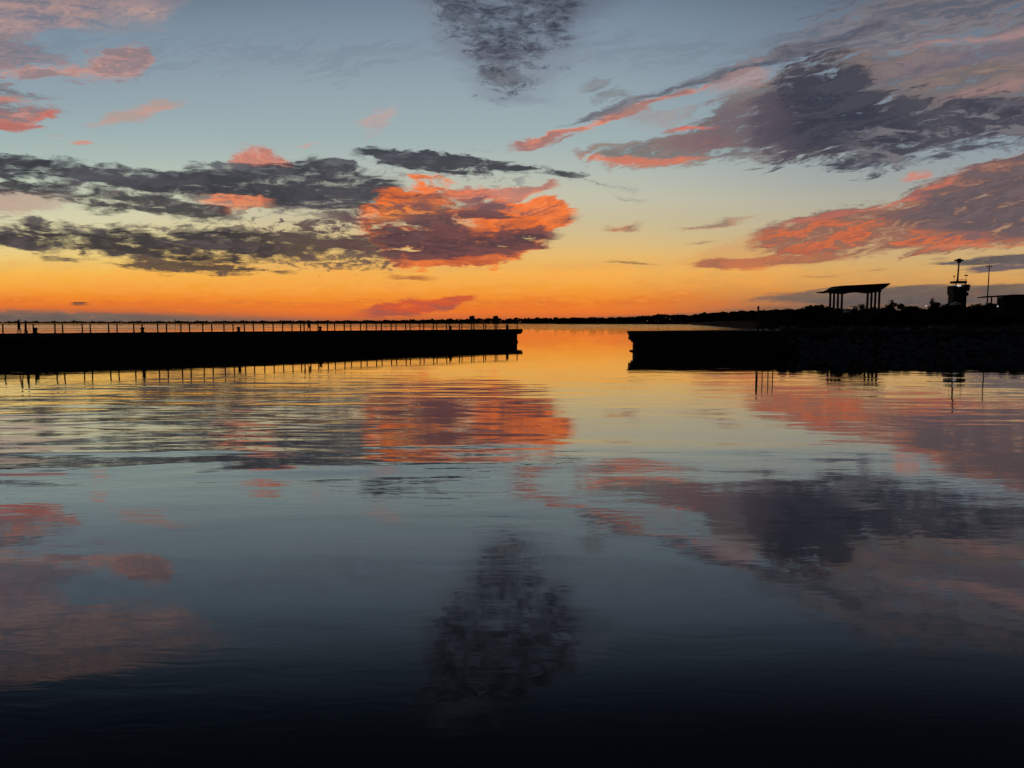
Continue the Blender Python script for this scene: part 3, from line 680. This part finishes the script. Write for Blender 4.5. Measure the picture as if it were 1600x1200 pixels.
row([(1238, 497, 180, 'low', 1.5), (1262, 497, 190, 'low', 2), (1290, 494, 190, 'low', 2), (1318, 492, 200, 'low', 2), (1348, 491, 200, 'low', 2), (1380, 490, 200, 'low', 2), (1410, 490, 200, 'low', 2.2), (1442, 489, 210, 'low', 2.2), (1476, 489, 210, 'low', 2.2),
     (1508, 488, 210, 'low', 2.2), (1540, 488, 210, 'low', 2.2), (1572, 487, 210, 'low', 2.2), (1602, 487, 210, 'low', 2.2)], 'of low bushes above the riprap', 'low bushes above the riprap')

# ------------------------------------------------------------------ riprap boulders
rock_me = []
for k in range(7):
    rnd = random.Random(100 + k)
    bm = bmesh.new(); bmesh.ops.create_icosphere(bm, subdivisions=2, radius=.5)
    pl = [(Vector((rnd.gauss(0, 1), rnd.gauss(0, 1), rnd.gauss(0, 1))).normalized(), rnd.uniform(.30, .42)) for _ in range(9)]
    for v in bm.verts:
        for n_, d_ in pl:
            q = v.co.dot(n_)
            if q > d_: v.co -= n_ * (q - d_) * .92
        v.co += Vector((rnd.uniform(-1, 1), rnd.uniform(-1, 1), rnd.uniform(-1, 1))) * .012
        v.co.z *= .8
    me = bpy.data.meshes.new('boulder'); bm.to_mesh(me); bm.free(); me.materials.append(ROCK); rock_me.append(me)
rnd = random.Random(5)
x_a, x_b = XY(1236, 111)[0], XY(1640, 109)[0]
cnt = 0
for rowi in range(7):
    f = rowi / 6.0
    n_in = 41
    for k in range(n_in):
        x = x_a + (x_b - x_a) * (k + rnd.uniform(.0, 1)) / n_in
        y = 106.6 + f * 8.2 + rnd.uniform(-.5, .5) - (x - x_a) * .03
        z = -.15 + f * 3.35 + rnd.uniform(-.25, .25) + (.25 * math.sin(x * .5) if rowi == 6 else 0)
        o = link('boulder', rock_me[rnd.randrange(7)]); s = rnd.uniform(1.1, 2.0)
        o.location = (x, y, z); o.scale = (s * rnd.uniform(.9, 1.3), s, s * rnd.uniform(.75, 1.0)); o.rotation_euler = (rnd.uniform(-.5, .5), rnd.uniform(-.5, .5), rnd.uniform(0, 6.28))
        tag(o, 'dark grey boulder in the riprap slope on the right shore', 'boulder', 'boulders of the riprap slope'); cnt += 1
bm = bmesh.new()
vs = [bm.verts.new(v) for v in ((x_a - 1, 105.4, -1.2), (x_b + 30, 102.8, -1.2), (x_b + 30, 116.5, 3.0), (x_a - 1, 116.5, 3.0), (x_a - 1, 116.5, -1.2), (x_b + 30, 116.5, -1.2))]
for f_ in ((0, 1, 2, 3), (0, 3, 4), (1, 5, 2), (3, 2, 5, 4), (0, 4, 5, 1)): bm.faces.new([vs[i] for i in f_])
tag(done('bank', bm, EARTH), kind='structure')

# ------------------------------------------------------------------ pavilion
PY = 262.0
def off(px, py, Y, o): q = at(px, py, Y); return (q.x - o[0], q.z - o[2])
po = (at(1338, 480, PY).x, PY, 3.16)
pav = empty('pavilion', po, 'open waterfront pavilion with a swept dark roof on eight tall columns', 'pavilion')
prf = [off(x, y, PY, po) for x, y in ((1285.5, 455.2), (1299, 453.8), (1304, 451.8), (1312.5, 446.6), (1345, 445.0), (1388.5, 442.6), (1388.2, 444.4), (1382, 448.6), (1376, 452.6), (1330, 454.4), (1300, 457.2), (1292, 456.8))]
bm = bmesh.new(); add_profile(bm, prf, -1.2, 7.0); done('roof', bm, ROOF, pav)
bm = bmesh.new()
arch = [(1294.5, 454.5), (1294.5, 457.6), (1317, 459.8)] + [(1318 + 37 * t, 459.6 - 2.6 * math.sin(math.pi * t)) for t in (.15, .3, .5, .7, .85)] + [(1356, 458.6), (1377, 455.4), (1377, 451)]
add_profile(bm, [off(x, y, PY, po) for x, y in arch], -.25, .35); done('arched_beam', bm, PLASTER, pav)
for gi, (xs) in enumerate(((1297.6, 1303.5, 1309.6, 1315.8), (1356, 1362, 1368, 1374.2))):
    for k, px in enumerate(xs):
        yy = PY + k * .45
        q = at(px, 458.0 if gi == 0 else 455.5, yy); x = q.x - po[0]; y = yy - PY
        bm = bmesh.new(); zt = q.z - po[2]
        add_tube(bm, (x, y, .4), (x, y, zt), .42, .36, 16); add_box(bm, (x, y, .2), (1.05, 1.05, .4)); add_box(bm, (x, y, zt - .12), (.86, .86, .24))
        done('column', bm, PLASTER, pav)

# ------------------------------------------------------------------ tower
TY = 300.0
to = (at(1492, 480, TY).x, TY, 3.16)
tw = empty('observation_tower', to, 'dark boxy tower with a tall mast rising from its roof platform', 'tower')
def zz(py, Y=TY): return at(800, py, Y).z - 3.16
def xx(px, Y=TY): return (px - 800) / F * Y - to[0]
def bx_px(bm, x0, y0, x1, y1, d=3.0, dy=0):
    add_box(bm, ((xx(x0) + xx(x1)) / 2, dy, (zz(y0) + zz(y1)) / 2), (xx(x1) - xx(x0), d, zz(y0) - zz(y1)))
bm = bmesh.new(); bx_px(bm, 1482.4, 452, 1500.6, 486, 4.5); bx_px(bm, 1480.0, 447, 1486, 461, 4.2); bx_px(bm, 1499.5, 445, 1505.6, 452.02, 4.2); bx_px(bm, 1485, 448.6, 1500, 452.05, 4.0); bx_px(bm, 1500.5, 452, 1505.2, 455, 3.8); bx_px(bm, 1500.5, 457, 1504.4, 462.5, 3.6); bx_px(bm, 1481.0, 464, 1482.5, 486, 3.6)
done('body', bm, PLASTER, tw)
bm = bmesh.new(); bx_px(bm, 1483.5, 439.4, 1500.5, 442.8, 4.2)
for x in (1485, 1491, 1499): bx_px(bm, x - .5, 442.8, x + .5, 448.8, .3, -1.5 if x != 1491 else 1.2)
done('platform', bm, DARKM, tw)
bm = bmesh.new()
for k in range(9):
    x = 1484 + k * 2; add_tube(bm, (xx(x), -2.0, zz(439.4)), (xx(x), -2.0, zz(437)), .05, seg=5)
add_tube(bm, (xx(1484), -2.0, zz(437)), (xx(1500), -2.0, zz(437)), .05, seg=5); done('guard_rail', bm, DARKM, tw)
bm = bmesh.new(); add_tube(bm, (xx(1490.5), 0, zz(439)), (xx(1491.5), 0, zz(407)), .34, .24, 10); done('mast', bm, DARKM, tw)
bm = bmesh.new(); bx_px(bm, 1484.8, 405.6, 1497.8, 407.8, .8); bx_px(bm, 1489, 404, 1494, 405.6, .7); bx_px(bm, 1488.6, 407.8, 1494.4, 410.5, .6); done('floodlight_head', bm, DARKM, tw)
for x, y in ((1484, 432), (1502.4, 430.5)):
    bm = bmesh.new(); add_tube(bm, (xx(x), -.5, zz(447)), (xx(x), -.5, zz(y)), .06, seg=5); bx_px(bm, x - (1 if x < 1490 else 2.2), y - 1, x + (1 if x < 1490 else 2.2), y + .8, .5, -.5); done('antenna', bm, DARKM, tw)
bm = bmesh.new(); bx_px(bm, 1488.5, 444.6, 1497, 447.4, .2, 0.4); done('added_glow_panel', bm, glowm, tw)  # glowing panel added to whiten the open gap under the platform

def light_pole(px, top, base, Y, label):
    o0 = (at(px, 480, Y).x, Y, 3.16)
    e = empty('light_pole', o0, label, 'light pole')
    h = at(px, top, Y).z - 3.16
    bm = bmesh.new(); add_tube(bm, (0, 0, 0), (.12, 0, h), .30, .16, 10); done('pole', bm, DARKM, e)
    bm = bmesh.new(); add_box(bm, (.12, 0, h - .9), (2.2, .12, .12)); add_box(bm, (.12, 0, h - 1.7), (1.2, .12, .12))
    done('crossarm', bm, DARKM, e)
    for dx in (-.85, .95):
        bm = bmesh.new(); add_box(bm, (dx, -.1, h - .65), (.5, .3, .32), rx=R(25)); done('floodlight', bm, DARKM, e)
light_pole(1542, 413.5, 475, 305, 'tall dark floodlight pole standing alone right of the tower')

# flat-roofed shelter at the right edge
SY = 280.0
so = (at(1590, 480, SY).x, SY, 3.16)
sh = empty('beach_shelter', so, 'flat-roofed dark shelter on posts at the right edge of the shore', 'shelter')
def off2(x, y): q = at(x, y, SY); return (q.x - so[0], q.z - so[2])
bm = bmesh.new(); add_profile(bm, [off2(*q) for q in ((1547.5, 463.4), (1560, 461.6), (1580, 460.4), (1640, 460.2), (1640, 463.4), (1575, 463.2), (1548, 464.8))], -2, 8); done('roof', bm, ROOF, sh)
for x in (1549.5, 1559.3, 1589, 1606, 1625):
    a = off2(x, 463.5); bm = bmesh.new(); add_box(bm, (a[0], 0, a[1] / 2), (.34, .34, a[1])); done('post', bm, PLASTER, sh)
a = off2(1577, 463.5); b = off2(1640, 463.5)
bm = bmesh.new(); add_box(bm, ((a[0] + b[0]) / 2, 4.5, a[1] / 2 - .1), (b[0] - a[0], 4, a[1])); done('wall', bm, PLASTER, sh)

# white canopy tents
def tent(px, py, Y, w, label):
    q = at(px, py, Y); e = empty('canopy_tent', (q.x, Y, 3.16), label, 'tent', 'white tents in the park')
    h = q.z - 3.16
    bm = bmesh.new()
    vb = [bm.verts.new(v) for v in ((-w, -w, h - 1.1), (w, -w, h - 1.1), (w, w, h - 1.1), (-w, w, h - 1.1))]; vt = bm.verts.new((0, 0, h))
    vl = [bm.verts.new((v.co.x, v.co.y, h - 1.4)) for v in vb]
    for i in range(4): bm.faces.new((vb[i], vb[(i + 1) % 4], vt)); bm.faces.new((vl[i], vl[(i + 1) % 4], vb[(i + 1) % 4], vb[i]))
    done('canopy', bm, WHITE, e)
    for sx in (-1, 1):
        for sy in (-1, 1):
            bm = bmesh.new(); add_tube(bm, (sx * w * .97, sy * w * .97, 0), (sx * w * .97, sy * w * .97, h - 1.1), .04, seg=6); done('leg', bm, DARKM, e)
tent(1493.5, 470.5, 262, 1.5, 'small white tent roof catching light in front of the tower')
tent(1323.5, 482, 255, .9, 'small white tent between the pavilion columns')
def lamp(px, py, Y, label):
    q = at(px, py, Y); e = empty('street_lamp', (q.x, Y, 3.16), label, 'lamp', 'lit lamps in the park'); h = q.z - 3.16
    bm = bmesh.new(); add_tube(bm, (0, 0, 0), (0, 0, h - .15), .07, .05, 8); done('pole', bm, DARKM, e)
    bm = bmesh.new(); bmesh.ops.create_uvsphere(bm, u_segments=12, v_segments=8, radius=.24, matrix=Matrix.Translation((0, 0, h))); done('globe', bm, glowm, e, smooth=True)
lamp(1447, 478, 250, 'small lit lamp left of the tower')
lamp(1559, 478.5, 250, 'small lit lamp under the left end of the beach shelter')

# ------------------------------------------------------------------ far things
def block(px, w, top, Y, label):
    q = at(px, top, Y); o0 = (q.x, Y, 0); e = empty('apartment_tower', o0, label, 'building', 'two far buildings on the horizon')
    ww = w / F * Y
    bm = bmesh.new(); add_box(bm, (0, 0, q.z / 2), (ww, ww * .7, q.z)); done('wall', bm, PLASTER, e)
    bm = bmesh.new(); add_box(bm, (ww * .1, 0, q.z + 1), (ww * .4, ww * .3, 2)); done('roof_plant', bm, PLASTER, e)
    bm = bmesh.new()
    for r_ in range(6): add_box(bm, (0, -ww * .35 - .15, q.z * (.35 + r_ * .1)), (ww * .9, .3, q.z * .04))
    done('window_bands', bm, DARKM, e)
block(737.5, 8.2, 494, 2700, 'left one of the two far square towers above the left pier')
block(774.5, 8.2, 494, 2700, 'right one of the two far square towers above the left pier')
mk = at(273.5, 504, 900)
e = empty('channel_marker', (mk.x, 900, 0), 'tiny channel marker far out behind the left pier', 'marker')
bm = bmesh.new(); add_tube(bm, (0, 0, -1), (0, 0, 8.2), .35, .3, 8); done('pile', bm, WOOD, e)
bm = bmesh.new(); add_box(bm, (0, 0, 7.4), (1.6, .15, 1.6), ry=R(45)); done('daymark', bm, DARKM, e)
